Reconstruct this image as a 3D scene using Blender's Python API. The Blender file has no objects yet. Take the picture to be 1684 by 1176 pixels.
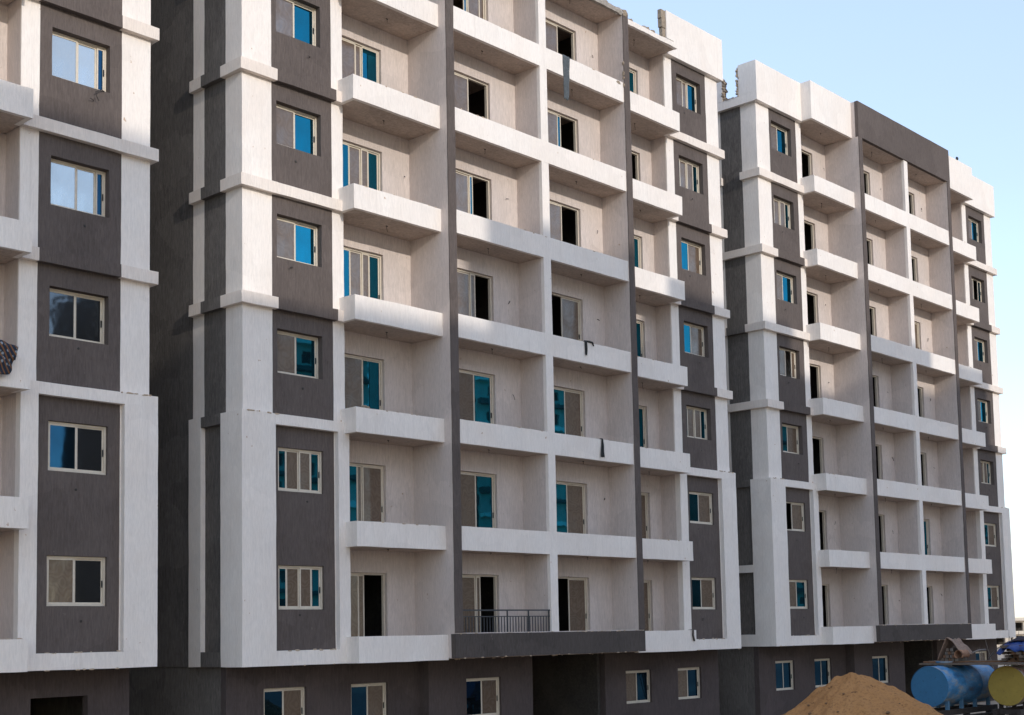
import bpy, math, random
from mathutils import Vector, Matrix, noise

# ------------------------------------------------------------------ camera, sky, sun, exposure
sc = bpy.context.scene
R = math.radians
cam_data = bpy.data.cameras.new('camera')
cam = bpy.data.objects.new('camera', cam_data)
sc.collection.objects.link(cam)
sc.camera = cam
cam_data.sensor_fit = 'HORIZONTAL'
cam_data.sensor_width = 36.0
cam_data.lens = 36.0 * 2245.0 / 1684.0
cam_data.shift_y = (844.8 - 588.0) / 1684.0
cam_data.clip_end = 5000
yaw, pitch, roll = R(-47.178), R(5.033), R(-1.118)
fw = Vector((-math.sin(yaw) * math.cos(pitch), math.cos(yaw) * math.cos(pitch), math.sin(pitch)))
rt = Vector((math.cos(yaw), math.sin(yaw), 0))
up = rt.cross(fw)
rr = rt * math.cos(roll) + up * math.sin(roll)
uu = -rt * math.sin(roll) + up * math.cos(roll)
m3 = Matrix((rr, uu, -fw)).transposed()
cam.matrix_world = Matrix.Translation((-19.906, -27.551, 0.68)) @ m3.to_4x4()

SUN = Vector((0.15, 1.0, -0.335)).normalized()      # direction the light travels
sun_elev = math.asin(-SUN.z)
sun_az = math.atan2(-SUN.x, -SUN.y)                 # clockwise from +Y
world = bpy.data.worlds.new('World')
sc.world = world
world.use_nodes = True
nt = world.node_tree
sky = nt.nodes.new('ShaderNodeTexSky')
sky.sky_type = 'NISHITA'
sky.sun_disc = False
sky.sun_elevation = sun_elev
sky.sun_rotation = sun_az
sky.altitude = 100
sky.air_density = 1.0
sky.dust_density = 0.5
sky.ozone_density = 1.0
# a thin, even veil of high cloud over the whole sky
wtc = nt.nodes.new('ShaderNodeTexCoord')
wmp = nt.nodes.new('ShaderNodeMapping'); wmp.inputs['Scale'].default_value = (1.0, 1.0, 3.5)
wno = nt.nodes.new('ShaderNodeTexNoise'); wno.inputs['Scale'].default_value = 1.6; wno.inputs['Detail'].default_value = 6
wmr = nt.nodes.new('ShaderNodeMapRange'); wmr.inputs['From Min'].default_value = .3; wmr.inputs['From Max'].default_value = .7
wmr.inputs['To Min'].default_value = .50; wmr.inputs['To Max'].default_value = .66
wmx = nt.nodes.new('ShaderNodeMix'); wmx.data_type = 'RGBA'
wmx.inputs['B'].default_value = (1.4, 1.6, 2.15, 1)
nt.links.new(wtc.outputs['Generated'], wmp.inputs[0]); nt.links.new(wmp.outputs[0], wno.inputs['Vector'])
nt.links.new(wno.outputs['Fac'], wmr.inputs['Value']); nt.links.new(wmr.outputs[0], wmx.inputs['Factor'])
nt.links.new(sky.outputs[0], wmx.inputs['A'])
nt.links.new(wmx.outputs['Result'], nt.nodes['Background'].inputs[0])
nt.nodes['Background'].inputs[1].default_value = 0.15
sd = bpy.data.lights.new('sun', 'SUN')
sd.energy = 0.74
sd.angle = R(0.35)
sd.color = (1.0, 0.93, 0.84)
sun = bpy.data.objects.new('sun', sd)
sc.collection.objects.link(sun)
sun.rotation_euler = SUN.to_track_quat('-Z', 'Y').to_euler()
sc.view_settings.view_transform = 'Standard'
sc.view_settings.look = 'None'
sc.view_settings.gamma = 1
sc.view_settings.exposure = 1.53

random.seed(7)
GZ = 3.0          # the ground lies this far under the first-floor soffit (z = 0)

# ------------------------------------------------------------------ materials
MATS = {}
def newmat(name):
    m = bpy.data.materials.new(name)
    m.use_nodes = True
    MATS[name] = m
    n = m.node_tree.nodes
    return m, n, m.node_tree.links, n['Principled BSDF']
def tex_noise(n, l, vec, scale, detail=4, rough=.55):
    t = n.new('ShaderNodeTexNoise')
    t.inputs['Scale'].default_value = scale
    t.inputs['Detail'].default_value = detail
    t.inputs['Roughness'].default_value = rough
    l.new(vec, t.inputs['Vector'])
    return t.outputs['Fac']
def ramp(n, l, fac, stops):
    r = n.new('ShaderNodeValToRGB')
    e = r.color_ramp.elements
    while len(e) < len(stops): e.new(0.5)
    for i, (p, c) in enumerate(stops):
        e[i].position = p
        e[i].color = (*c, 1) if len(c) == 3 else c
    l.new(fac, r.inputs[0])
    return r.outputs[0]
def mapping(n, l, scale, rot=(0, 0, 0)):
    tc = n.new('ShaderNodeTexCoord')
    mp = n.new('ShaderNodeMapping')
    mp.inputs['Scale'].default_value = scale
    mp.inputs['Rotation'].default_value = rot
    l.new(tc.outputs['Object'], mp.inputs[0])
    return mp.outputs[0]
def mixc(n, l, fac, a, b, mode='MIX'):
    mx = n.new('ShaderNodeMix')
    mx.data_type = 'RGBA'
    mx.blend_type = mode
    for sock, v in ((mx.inputs['Factor'], fac), (mx.inputs['A'], a), (mx.inputs['B'], b)):
        if isinstance(v, (int, float)): sock.default_value = v
        elif isinstance(v, tuple): sock.default_value = (*v, 1)
        else: l.new(v, sock)
    return mx.outputs['Result']
def sc_(c, k): return tuple(min(1, x * k) for x in c)

def plaster(name, col, streak=.10, dust=(.5, .36, .25), dust_amt=.25, bump=.5, vert=True, rough=.95, spots=True):
    """combed stucco: short vertical scratches, faint stains, a few bare spots"""
    m, n, l, b = newmat(name)
    vm = mapping(n, l, (38, 38, 5.0) if vert else (14, 14, 14))
    f1 = tex_noise(n, l, vm, 1.0, 4, .7)
    fr = ramp(n, l, f1, [(.30, (0, 0, 0)), (.70, (1, 1, 1))])
    c = mixc(n, l, fr, sc_(col, 1 - streak * 1.9), sc_(col, 1 + streak * .75))
    f5 = tex_noise(n, l, mapping(n, l, (17, 17, 1.6) if vert else (4, 9, 9)), 1.0, 3, .6)
    c = mixc(n, l, ramp(n, l, f5, [(.30, (.86, .86, .86)), (.60, (1, 1, 1))]), (0, 0, 0), c) if False else mixc(n, l, .7, c, ramp(n, l, f5, [(.28, (1 - streak * 1.3,) * 3), (.60, (1, 1, 1))]), 'MULTIPLY')
    f2 = tex_noise(n, l, mapping(n, l, (.7, .7, .5)), 1.0, 6, .62)
    mu = n.new('ShaderNodeMath'); mu.operation = 'MULTIPLY'; mu.inputs[1].default_value = dust_amt
    l.new(ramp(n, l, f2, [(.38, (0, 0, 0)), (.70, (1, 1, 1))]), mu.inputs[0])
    c = mixc(n, l, mu.outputs[0], c, tuple(.55 * a + .45 * d for a, d in zip(col, dust)))
    vo = n.new('ShaderNodeTexVoronoi'); vo.inputs['Scale'].default_value = 1.0; vo.inputs['Randomness'].default_value = 1.0
    nw = n.new('ShaderNodeVectorMath'); nw.operation = 'ADD'
    nz = n.new('ShaderNodeTexNoise'); nz.inputs['Scale'].default_value = 1.3; nz.inputs['Detail'].default_value = 4
    mv = mapping(n, l, (.75, .75, .9)); l.new(mv, nz.inputs['Vector']); l.new(mv, nw.inputs[0]); l.new(nz.outputs['Color'], nw.inputs[1]); l.new(nw.outputs[0], vo.inputs['Vector'])
    c = mixc(n, l, 1.0, c, ramp(n, l, vo.outputs['Color'], [(.2, (1 - streak * .8,) * 3), (.8, (1, 1, 1))]), 'MULTIPLY')
    dr = tex_noise(n, l, mapping(n, l, (9, 9, .22)), 1.0, 3, .55)
    c = mixc(n, l, ramp(n, l, dr, [(.62, (0, 0, 0)), (.80, (.26, .26, .26))]), c, tuple(.45 * a + .2 * d for a, d in zip(col, dust)))
    if spots:
        f4 = tex_noise(n, l, mapping(n, l, (7.5, 7.5, 5.5)), 1.0, 2, .5)
        c = mixc(n, l, ramp(n, l, f4, [(.755, (0, 0, 0)), (.775, (.8, .8, .8))]), c, sc_(dust, .8))
    l.new(c, b.inputs['Base Color'])
    b.inputs['Roughness'].default_value = rough
    b.inputs['Specular IOR Level'].default_value = .15
    bp = n.new('ShaderNodeBump')
    bp.inputs['Strength'].default_value = bump
    bp.inputs['Distance'].default_value = .02
    l.new(f1, bp.inputs['Height'])
    l.new(bp.outputs[0], b.inputs['Normal'])
    return m
WHITE = plaster('white_plaster', (.90, .83, .765), .06, (.62, .42, .28), .28)
BAND = plaster('cream_band_plaster', (.86, .77, .69), .07, (.62, .42, .28), .45)
UMBER = plaster('umber_plaster', (.105, .089, .081), .18, (.18, .15, .13), .3)
CREAM = plaster('balcony_plaster', (.69, .60, .55), .10, (.5, .36, .26), .25)
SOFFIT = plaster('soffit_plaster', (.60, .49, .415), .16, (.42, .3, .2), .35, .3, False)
DARK = plaster('brown_plaster', (.138, .112, .101), .15, (.20, .17, .15), .30)
LIFTED = plaster('lifted_side_plaster', (.19, .17, .155), .24, (.16, .15, .14), .35)  # brown plaster of the side walls, colour lifted to brighten the shaded gap
GRND = plaster('shaded_brown_plaster', (.105, .084, .080), .16, (.16, .12, .10), .4)  # copy of the brown plaster with the overhang's shade put into its colour
CONC = plaster('darkened_raw_concrete', (.07, .063, .057), .2, (.3, .25, .2), .4, .4, False)  # concrete coloured darker than it is, so the unlit rooms read black
BEIGE = plaster('beige_plaster', (.58, .51, .43), .1, (.4, .3, .22), .3)
FAR = plaster('cream_paint', (.66, .58, .48), .05, (.5, .4, .3), .2)

def simple(name, col, rough=.6, metal=0, nscale=0, namt=.2, bump=0, spec=.4):
    m, n, l, b = newmat(name)
    b.inputs['Roughness'].default_value = rough
    b.inputs['Metallic'].default_value = metal
    b.inputs['Specular IOR Level'].default_value = spec
    b.inputs['Base Color'].default_value = (*col, 1)
    if nscale:
        f = tex_noise(n, l, mapping(n, l, (nscale,) * 3), 1.0, 5, .6)
        l.new(mixc(n, l, f, sc_(col, 1 - namt * 1.6), sc_(col, 1 + namt * 1.2)), b.inputs['Base Color'])
        if bump:
            bp = n.new('ShaderNodeBump'); bp.inputs['Strength'].default_value = bump; bp.inputs['Distance'].default_value = .03
            l.new(f, bp.inputs['Height']); l.new(bp.outputs[0], b.inputs['Normal'])
    return m
FRAME = simple('cream_aluminium', (.66, .58, .47), .45, 0, 9, .12)
TAPED = None
BLACKM = simple('black_plastic', (.015, .015, .016), .4)
RAILM = simple('grey_painted_steel', (.05, .053, .058), .5, 0, 12, .2)
WIRE = simple('dark_wire', (.03, .026, .022), .6)
CLOTH = simple('grey_cloth', (.095, .108, .118), .95, 0, 18, .45)
DCLOTH = simple('black_cloth', (.032, .033, .034), .95, 0, 14, .4)
BRICK = simple('broken_block', (.34, .27, .20), .95, 0, 14, .4, .8)
BCONC = simple('broken_concrete', (.36, .32, .28), .95, 0, 8, .35, .8)

def glass(name, tint, rough, body, mixf, wav=.02, wscale=1.2):
    """coated window glass: tinted mirror reflection over a dark body"""
    m, n, l, b = newmat(name)
    b.inputs['Base Color'].default_value = (*body, 1)
    b.inputs['Roughness'].default_value = .5
    b.inputs['Specular IOR Level'].default_value = .2
    g = n.new('ShaderNodeBsdfGlossy')
    g.inputs['Roughness'].default_value = rough
    oi = n.new('ShaderNodeObjectInfo')
    c = mixc(n, l, oi.outputs['Random'], sc_(tint, .6), sc_(tint, 1.12))
    fs = tex_noise(n, l, mapping(n, l, (2.2, 2.2, 1.3)), 1.0, 5, .65)
    c = mixc(n, l, ramp(n, l, fs, [(.3, (1, 1, 1)), (.75, (.72, .74, .76))]), (0, 0, 0), c, 'MULTIPLY') if False else c
    l.new(c, g.inputs['Color'])
    fw_ = tex_noise(n, l, mapping(n, l, (wscale,) * 3), 1.0, 2, .5)
    bp = n.new('ShaderNodeBump'); bp.inputs['Strength'].default_value = wav; bp.inputs['Distance'].default_value = .3
    l.new(fw_, bp.inputs['Height']); l.new(bp.outputs[0], g.inputs['Normal'])
    ms = n.new('ShaderNodeMixShader')
    mr = n.new('ShaderNodeMapRange'); mr.inputs['From Min'].default_value = .25; mr.inputs['From Max'].default_value = .75; mr.inputs['To Min'].default_value = mixf - .18; mr.inputs['To Max'].default_value = min(1, mixf + .18)
    l.new(fs, mr.inputs['Value']); l.new(mr.outputs[0], ms.inputs[0])
    l.new(b.outputs[0], ms.inputs[1]); l.new(g.outputs[0], ms.inputs[2])
    l.new(ms.outputs[0], n['Material Output'].inputs[0])
    return m
BLUE = glass('blue_reflective_glass', (.014, .225, .34), .015, (.004, .035, .055), .80, .004)
MESH = glass('brown_insect_screen', (.50, .49, .47), .14, (.16, .115, .085), .20, .012, 3)
def weave(m):
    n, l = m.node_tree.nodes, m.node_tree.links
    b = n['Principled BSDF']
    w = n.new('ShaderNodeTexNoise'); w.inputs['Scale'].default_value = 2.0; w.inputs['Detail'].default_value = 1.5
    oi = n.new('ShaderNodeObjectInfo'); ad = n.new('ShaderNodeVectorMath'); ad.operation = 'ADD'
    tc = n.new('ShaderNodeTexCoord'); cb = n.new('ShaderNodeCombineXYZ'); mu = n.new('ShaderNodeMath'); mu.operation = 'MULTIPLY'; mu.inputs[1].default_value = 37
    l.new(oi.outputs['Random'], mu.inputs[0]); l.new(mu.outputs[0], cb.inputs[0]); l.new(mu.outputs[0], cb.inputs[2])
    l.new(tc.outputs['Object'], ad.inputs[0]); l.new(cb.outputs[0], ad.inputs[1]); l.new(ad.outputs[0], w.inputs['Vector'])
    k1 = n.new('ShaderNodeMath'); k1.operation = 'MULTIPLY'; k1.inputs[1].default_value = 70
    k2 = n.new('ShaderNodeMath'); k2.operation = 'SINE'
    k3 = n.new('ShaderNodeMapRange'); k3.inputs['From Min'].default_value = -1
    l.new(w.outputs['Fac'], k1.inputs[0]); l.new(k1.outputs[0], k2.inputs[0]); l.new(k2.outputs[0], k3.inputs['Value'])
    c = mixc(n, l, k3.outputs[0], (.135, .088, .056), (.165, .115, .080))
    l.new(c, b.inputs['Base Color'])
weave(MESH)
CLEAR = glass('dusty_clear_glass', (.66, .72, .74), .05, (.34, .36, .37), .60, .006)
SMEAR = glass('smeared_glass_dark_reflection', (.17, .20, .23), .05, (.018, .018, .02), .60, .008, 2)  # smudged clear panes; the dark block they mirror is put into the tint

# ------------------------------------------------------------------ mesh helpers
COL = sc.collection
def link(name, me, parent=None, mat=None):
    o = bpy.data.objects.new(name, me)
    COL.objects.link(o)
    if parent: o.parent = parent
    if mat and me is not None:
        if not me.materials: me.materials.append(mat)
    return o
def tag(o, label, cat=None, group=None, kind=None):
    if label: o['label'] = label
    if cat: o['category'] = cat
    if group: o['group'] = group
    if kind: o['kind'] = kind
    return o
def empty(name, loc, label, cat, group=None):
    e = bpy.data.objects.new(name, None)
    COL.objects.link(e); e.location = loc; e.empty_display_size = .3
    return tag(e, label, cat, group)
def wob(v, a):
    if a == 0: return v
    n1 = noise.noise_vector(Vector(v) * 1.7)
    n2 = noise.noise_vector(Vector(v) * 5.3 + Vector((7, 3, 1)))
    return (v[0] + (n1.x * .6 + n2.x * .5) * a, v[1] + (n1.y * .6 + n2.y * .5) * a, v[2] + (n1.z * .6 + n2.z * .5) * a)
class MB:
    """collects boxes and walls, welded into one mesh"""
    def __init__(s, seg=.45, a=.012): s.v = []; s.f = []; s.ix = {}; s.seg = seg; s.a = a
    def p(s, v):
        k = (round(v[0], 4), round(v[1], 4), round(v[2], 4))
        if k not in s.ix:
            s.ix[k] = len(s.v); s.v.append(wob(v, s.a))
        return s.ix[k]
    def lines(s, a, b, extra=()):
        pts = sorted({round(x, 4) for x in (a, b, *extra) if a - 1e-6 <= x <= b + 1e-6})
        out = [pts[0]]
        for q in pts[1:]:
            n = max(1, int(round((q - out[-1]) / s.seg))) if s.seg else 1
            st = out[-1]
            for i in range(1, n + 1): out.append(st + (q - st) * i / n)
        return out
    def box(s, x0, x1, y0, y1, z0, z1):
        X, Y, Z = s.lines(x0, x1), s.lines(y0, y1), s.lines(z0, z1)
        def grid(A, B, mk, flip):
            for i in range(len(A) - 1):
                for j in range(len(B) - 1):
                    q = [s.p(mk(A[i], B[j])), s.p(mk(A[i + 1], B[j])), s.p(mk(A[i + 1], B[j + 1])), s.p(mk(A[i], B[j + 1]))]
                    s.f.append(q[::-1] if flip else q)
        grid(X, Y, lambda a, b: (a, b, z0), True); grid(X, Y, lambda a, b: (a, b, z1), False)
        grid(X, Z, lambda a, b: (a, y0, b), False); grid(X, Z, lambda a, b: (a, y1, b), True)
        grid(Y, Z, lambda a, b: (x0, a, b), True); grid(Y, Z, lambda a, b: (x1, a, b), False)
        return s
    def wall(s, x0, x1, y0, y1, z0, z1, holes):
        """wall facing -Y with rectangular holes (x0,x1,z0,z1)"""
        X = s.lines(x0, x1, [h[i] for h in holes for i in (0, 1)])
        Z = s.lines(z0, z1, [h[i] for h in holes for i in (2, 3)])
        def solid(i, j):
            if not (0 <= i < len(X) - 1 and 0 <= j < len(Z) - 1): return False
            cx, cz = (X[i] + X[i + 1]) / 2, (Z[j] + Z[j + 1]) / 2
            return not any(h[0] < cx < h[1] and h[2] < cz < h[3] for h in holes)
        for i in range(len(X) - 1):
            for j in range(len(Z) - 1):
                if not solid(i, j): continue
                a, b, c, d = X[i], X[i + 1], Z[j], Z[j + 1]
                P = s.p
                s.f.append([P((a, y0, c)), P((b, y0, c)), P((b, y0, d)), P((a, y0, d))])
                s.f.append([P((a, y1, c)), P((a, y1, d)), P((b, y1, d)), P((b, y1, c))])
                if not solid(i - 1, j): s.f.append([P((a, y0, c)), P((a, y0, d)), P((a, y1, d)), P((a, y1, c))])
                if not solid(i + 1, j): s.f.append([P((b, y0, c)), P((b, y1, c)), P((b, y1, d)), P((b, y0, d))])
                if not solid(i, j - 1): s.f.append([P((a, y0, c)), P((a, y1, c)), P((b, y1, c)), P((b, y0, c))])
                if not solid(i, j + 1): s.f.append([P((a, y0, d)), P((b, y0, d)), P((b, y1, d)), P((a, y1, d))])
        return s
    def tube(s, pts, r, n=6):
        base = []
        for i, p in enumerate(pts):
            p = Vector(p)
            t = (Vector(pts[min(i + 1, len(pts) - 1)]) - Vector(pts[max(i - 1, 0)])).normalized()
            u = t.cross(Vector((0, 0, 1)) if abs(t.z) < .9 else Vector((1, 0, 0))).normalized(); w = t.cross(u)
            rad = r[i] if isinstance(r, (list, tuple)) else r
            st = len(s.v)
            for k in range(n):
                a = 2 * math.pi * k / n
                s.v.append(tuple(p + u * math.cos(a) * rad + w * math.sin(a) * rad))
            base.append(st)
        for i in range(len(base) - 1):
            for k in range(n):
                s.f.append([base[i] + k, base[i] + (k + 1) % n, base[i + 1] + (k + 1) % n, base[i + 1] + k])
        s.f.append([base[0] + k for k in range(n)][::-1]); s.f.append([base[-1] + k for k in range(n)])
        return s
    def mesh(s, name, mat, smooth=False):
        me = bpy.data.meshes.new(name)
        me.from_pydata(s.v, [], s.f)
        me.materials.append(mat)
        if smooth:
            for p in me.polygons: p.use_smooth = True
        me.update()
        return me
    def obj(s, name, mat, parent=None, smooth=False, label=None):
        o = link(name, s.mesh(name, mat, smooth), parent)
        if label: o['label'] = label
        return o

# ------------------------------------------------------------------ ground
def ground():
    m, n, l, b = newmat('sandy_ground')
    v = mapping(n, l, (1, 1, 1))
    f1 = tex_noise(n, l, v, .35, 8, .65); f2 = tex_noise(n, l, v, 6, 6, .7)
    c = mixc(n, l, f1, (.52, .40, .28), (.68, .55, .41)); c = mixc(n, l, f2, sc_((.36, .26, .17), .6), c)
    l.new(c, b.inputs['Base Color']); b.inputs['Roughness'].default_value = 1
    bp = n.new('ShaderNodeBump'); bp.inputs['Strength'].default_value = .6; bp.inputs['Distance'].default_value = .06
    l.new(f2, bp.inputs['Height']); l.new(bp.outputs[0], b.inputs['Normal'])
    s = 3000; n_ = 30
    mb = MB(0, 0)
    mb.v = [(-s, -s, -GZ), (s, -s, -GZ), (s, s, -GZ), (-s, s, -GZ)]; mb.f = [[0, 1, 2, 3]]
    o = mb.obj('ground', m)
    tag(o, 'sandy building-site ground in front of the apartment blocks', None, None, 'structure')
ground()

# ------------------------------------------------------------------ windows (frame = part, panes = sub-parts)
NAVY = glass('blue_glass_dark_reflection', (.02, .085, .16), .02, (.004, .012, .02), .75, .004)  # copy of the blue glass with a dark reflection put into its tint
PANE_MAT = {'n': NAVY, 'b': BLUE, 's': MESH, 'c': CLEAR, 'd': SMEAR}
_cache = {}
def pane_mesh(w, h, mat):
    k = ('p', round(w, 3), round(h, 3), mat.name)
    if k not in _cache:
        _cache[k] = MB(0, 0).box(-w / 2, w / 2, -.004, .004, -h / 2, h / 2).mesh('pane', mat)
    return _cache[k]
def handle_mesh():
    if 'h' not in _cache: _cache['h'] = MB(0, 0).box(-.012, .012, -.02, 0, -.08, .08).mesh('handle', BLACKM)
    return _cache['h']
def window(parent, x0, x1, z0, z1, y, lay, hand=True):
    """lay: list of (fraction_end, kind); sashes slide on two tracks"""
    w, h = x1 - x0, z1 - z0
    key = ('w', round(w, 3), round(h, 3), tuple(lay))
    t = .045
    if key not in _cache:
        mb = MB(0, 0)
        mb.box(-w / 2, w / 2, 0, .09, h - t, h); mb.box(-w / 2, w / 2, 0, .09, 0, t)
        mb.box(-w / 2, -w / 2 + t, 0, .09, t, h - t); mb.box(w / 2 - t, w / 2, 0, .09, t, h - t)
        a = 0
        for i, (e, k) in enumerate(lay):
            xa, xb = -w / 2 + t + (w - 2 * t) * a, -w / 2 + t + (w - 2 * t) * e
            yy = .012 if i % 2 == 0 else .042
            if k != 'o':
                sb = .038
                mb.box(xa, xa + sb, yy, yy + .026, t, h - t); mb.box(xb - sb, xb, yy, yy + .026, t, h - t)
                mb.box(xa + sb, xb - sb, yy, yy + .026, t, t + sb); mb.box(xa + sb, xb - sb, yy, yy + .026, h - t - sb, h - t)
            a = e
        _cache[key] = mb.mesh('window', FRAME)
    o = link('window', _cache[key], parent); o.location = ((x0 + x1) / 2, y, z0 + GZ)
    a = 0
    for i, (e, k) in enumerate(lay):
        xa, xb = -w / 2 + t + (w - 2 * t) * a, -w / 2 + t + (w - 2 * t) * e
        yy = .025 if i % 2 == 0 else .055
        if k != 'o':
            sb = .038
            q = link('insect_screen' if k == 's' else 'pane', pane_mesh(xb - xa - 2 * sb, h - 2 * t - 2 * sb, PANE_MAT[k]), o)
            q.location = ((xa + xb) / 2, yy, h / 2)
            q.rotation_euler = (R(random.uniform(-.25, .25)), 0, R(random.uniform(-.5, .5)))
        a = e
    if hand and lay[-1][1] != 'o':
        q = link('handle', handle_mesh(), o); q.location = (w / 2 - t - .02, .012 if len(lay) % 2 else .04, h * .45)
    return o
def L(spec):
    """'s.5 b1' -> [(.5,'s'),(1,'b')]"""
    return tuple((float(t[1:]), t[0]) for t in spec.split())
SB, BS, SO, OS = 's.5 b1', 'b.45 s1', 's.48 o1', 'o.45 s1'
BSSB, SSB = 'b.2 s.5 s.78 b1', 's.42 s.62 b1'

# ------------------------------------------------------------------ apartment building
FL = range(1, 8)
def building(loc, label, spec):
    B = empty('apartment_building', (loc[0], loc[1], loc[2] - GZ), label, 'building', None)
    Z = lambda k: 3.0 * (k - 1) + GZ
    W = 21.67
    mb = lambda seg=.45, a=.012: MB(seg, a)
    ends = [dict(o=0.0, w=.14, p=1.06, s0=3.05, s1=3.44, par=3.28, win=(1.22, 2.69)),
            dict(o=W, w=W - .14, p=20.76, s0=18.68, s1=18.24, par=18.21, win=(18.98, 20.45))]
    def bx(m, xa, xb, *r): return m.box(min(xa, xb), max(xa, xb), *r)
    # ---- shell
    for e in ends:
        s = 1 if e['o'] == 0 else -1
        m = mb(.9); bx(m, e['w'], e['w'] + s * .25, 2.2, 11.75, GZ, GZ + 21.0); m.obj('side_wall', LIFTED, B)
        m = mb(); bx(m, e['w'], e['p'], .06, .31, GZ, GZ + 21.0); bx(m, e['w'], e['w'] + s * .25, .31, .76, GZ, GZ + 21.0)
        m.obj('corner_pillar', WHITE, B)
        m = mb(); bx(m, e['w'], e['w'] + s * .25, .76, 1.70, GZ, GZ + 21.0); m.obj('side_panel', LIFTED, B)
        m = mb(); bx(m, e['w'], e['w'] + s * .25, 1.70, 2.2, GZ, GZ + 21.0); m.obj('side_pilaster', WHITE, B)
        m = mb(); bx(m, e['s0'], e['s1'], .06, .11, GZ, GZ + 21.17); m.obj('pilaster', WHITE, B)
        m = mb(.9); bx(m, e['s0'], e['s1'], .11, .92, GZ, GZ + 21.17); m.obj('recess_side_wall', CREAM, B)
        # window panels with their windows
        side = 'lw' if s == 1 else 'rw'
        for k in FL:
            lo = k <= 2
            zw = (1.40, 2.52) if lo else (1.42, 2.56)
            z = Z(k)
            m = mb(); m.wall(min(e['p'], e['s0']), max(e['p'], e['s0']), .063, .31, z, z + 3.0, [(e['win'][0], e['win'][1], z + zw[0], z + zw[1])])
            m.obj('window_panel', DARK, B)
            yy = .13 if lo else .235
            window(B, e['win'][0] + .006, e['win'][1] - .006, z - GZ + zw[0] + .006, z - GZ + zw[1] - .006, yy, L(spec[side][k - 1]))
        # bands on the upper storeys
        for k in (4, 5, 6, 7):
            z0, z1 = Z(k) + .03, Z(k) + .33
            c = spec['lband' if s == 1 else 'rband'][k - 4]
            a1 = e['p'] + s * .08; a2 = e['s0'] + s * .05; a3 = e['par'] if s == 1 else e['s1'] + .0
            if c == 'd':
                m = mb(); bx(m, e['o'], a1, -.1, .06, z0, z1); m.obj('band', BAND, B)
                m = mb(); bx(m, a1, a2, -.1, .06, z0, z1); m.obj('band', DARK, B)
                m = mb(); bx(m, a2, a3, -.1, .06, z0, z1); m.obj('band', BAND, B)
            else:
                m = mb(); bx(m, e['o'], a1, -.1, .06, z0, z1); m.obj('band', BAND, B)
                m = mb(); bx(m, a1, a3, -.094, .06, z0 + .004, z1 - .004); m.obj('band', BAND, B)
            c = spec['sband'][k - 4]
            m = mb(); bx(m, e['o'], e['w'], .06, .80, z0, z1); m.obj('side_band', BAND, B)
            if c != '-':
                m = mb(); bx(m, e['o'], e['w'], .80, 1.66, z0, z1); m.obj('side_band', BAND if c == 'w' else LIFTED, B)
            m = mb(); bx(m, e['o'], e['w'], 1.66, 2.19, z0, z1); m.obj('side_band', BAND, B)
        # projecting frame round the two lower storeys
        m = mb()
        m = mb(); bx(m, e['o'], e['p'] - s * .03, -.1, .06, GZ, GZ + 6.33); m.obj('lower_frame', WHITE, B)
        m = mb(); bx(m, e['s0'] + s * .02, e['s1'], -.1, .06, GZ, GZ + 6.33); m.obj('lower_frame', WHITE, B)
        for z0, z1 in ((0, .37), (6.06, 6.33)):
            m = mb(); bx(m, e['p'] - s * .03, e['s0'] + s * .02, -.098, .06, GZ + z0, GZ + z1); m.obj('lower_frame', WHITE, B)
        m = mb(); bx(m, e['o'], e['w'], .06, .80, GZ, GZ + 6.33); m.obj('lower_side_frame', WHITE, B)
        m = mb(); bx(m, e['o'], e['w'], 1.66, 2.19, GZ, GZ + 6.33); m.obj('lower_side_frame', WHITE, B)
        lows = [(0, .37, LIFTED), (6.06, 6.33, LIFTED)] if spec['name'] != 'C' else [(0, .45, WHITE), (2.80, 3.08, WHITE), (6.06, 6.33, LIFTED)]
        for z0, z1, mt in lows:
            m = mb(); bx(m, e['o'] + s * .003, e['w'], .80, 1.66, GZ + z0, GZ + z1); m.obj('lower_side_frame', mt, B)
    m = mb(1.5); m.box(.15, W - .15, 11.75, 12.0, 0, GZ + 21.0); m.obj('back_wall', LIFTED, B)
    # ---- floors
    for k in range(1, 9):
        z = Z(k)
        if k == 1:
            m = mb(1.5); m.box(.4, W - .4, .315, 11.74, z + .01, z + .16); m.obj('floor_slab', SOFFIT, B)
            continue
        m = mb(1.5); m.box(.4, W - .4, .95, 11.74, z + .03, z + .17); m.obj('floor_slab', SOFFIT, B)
    # ---- balconies
    fin = [(6.50, 6.80), (14.72, 15.00)]
    cells = [dict(n='ld', x0=3.44, x1=6.50, y=.72, d=(3.86, 5.45), par=(3.28, 6.50), pf=-.57),
             dict(n='ml', x0=6.80, x1=10.55, y=.20, d=(7.80, 9.41), pf=-.84),
             dict(n='mr', x0=10.88, x1=14.72, y=.20, d=(12.0, 13.60), pf=-.84),
             dict(n='rd', x0=15.00, x1=18.24, y=.72, d=(15.98, 17.58), par=(15.00, 18.21), pf=-.57)]
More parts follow.
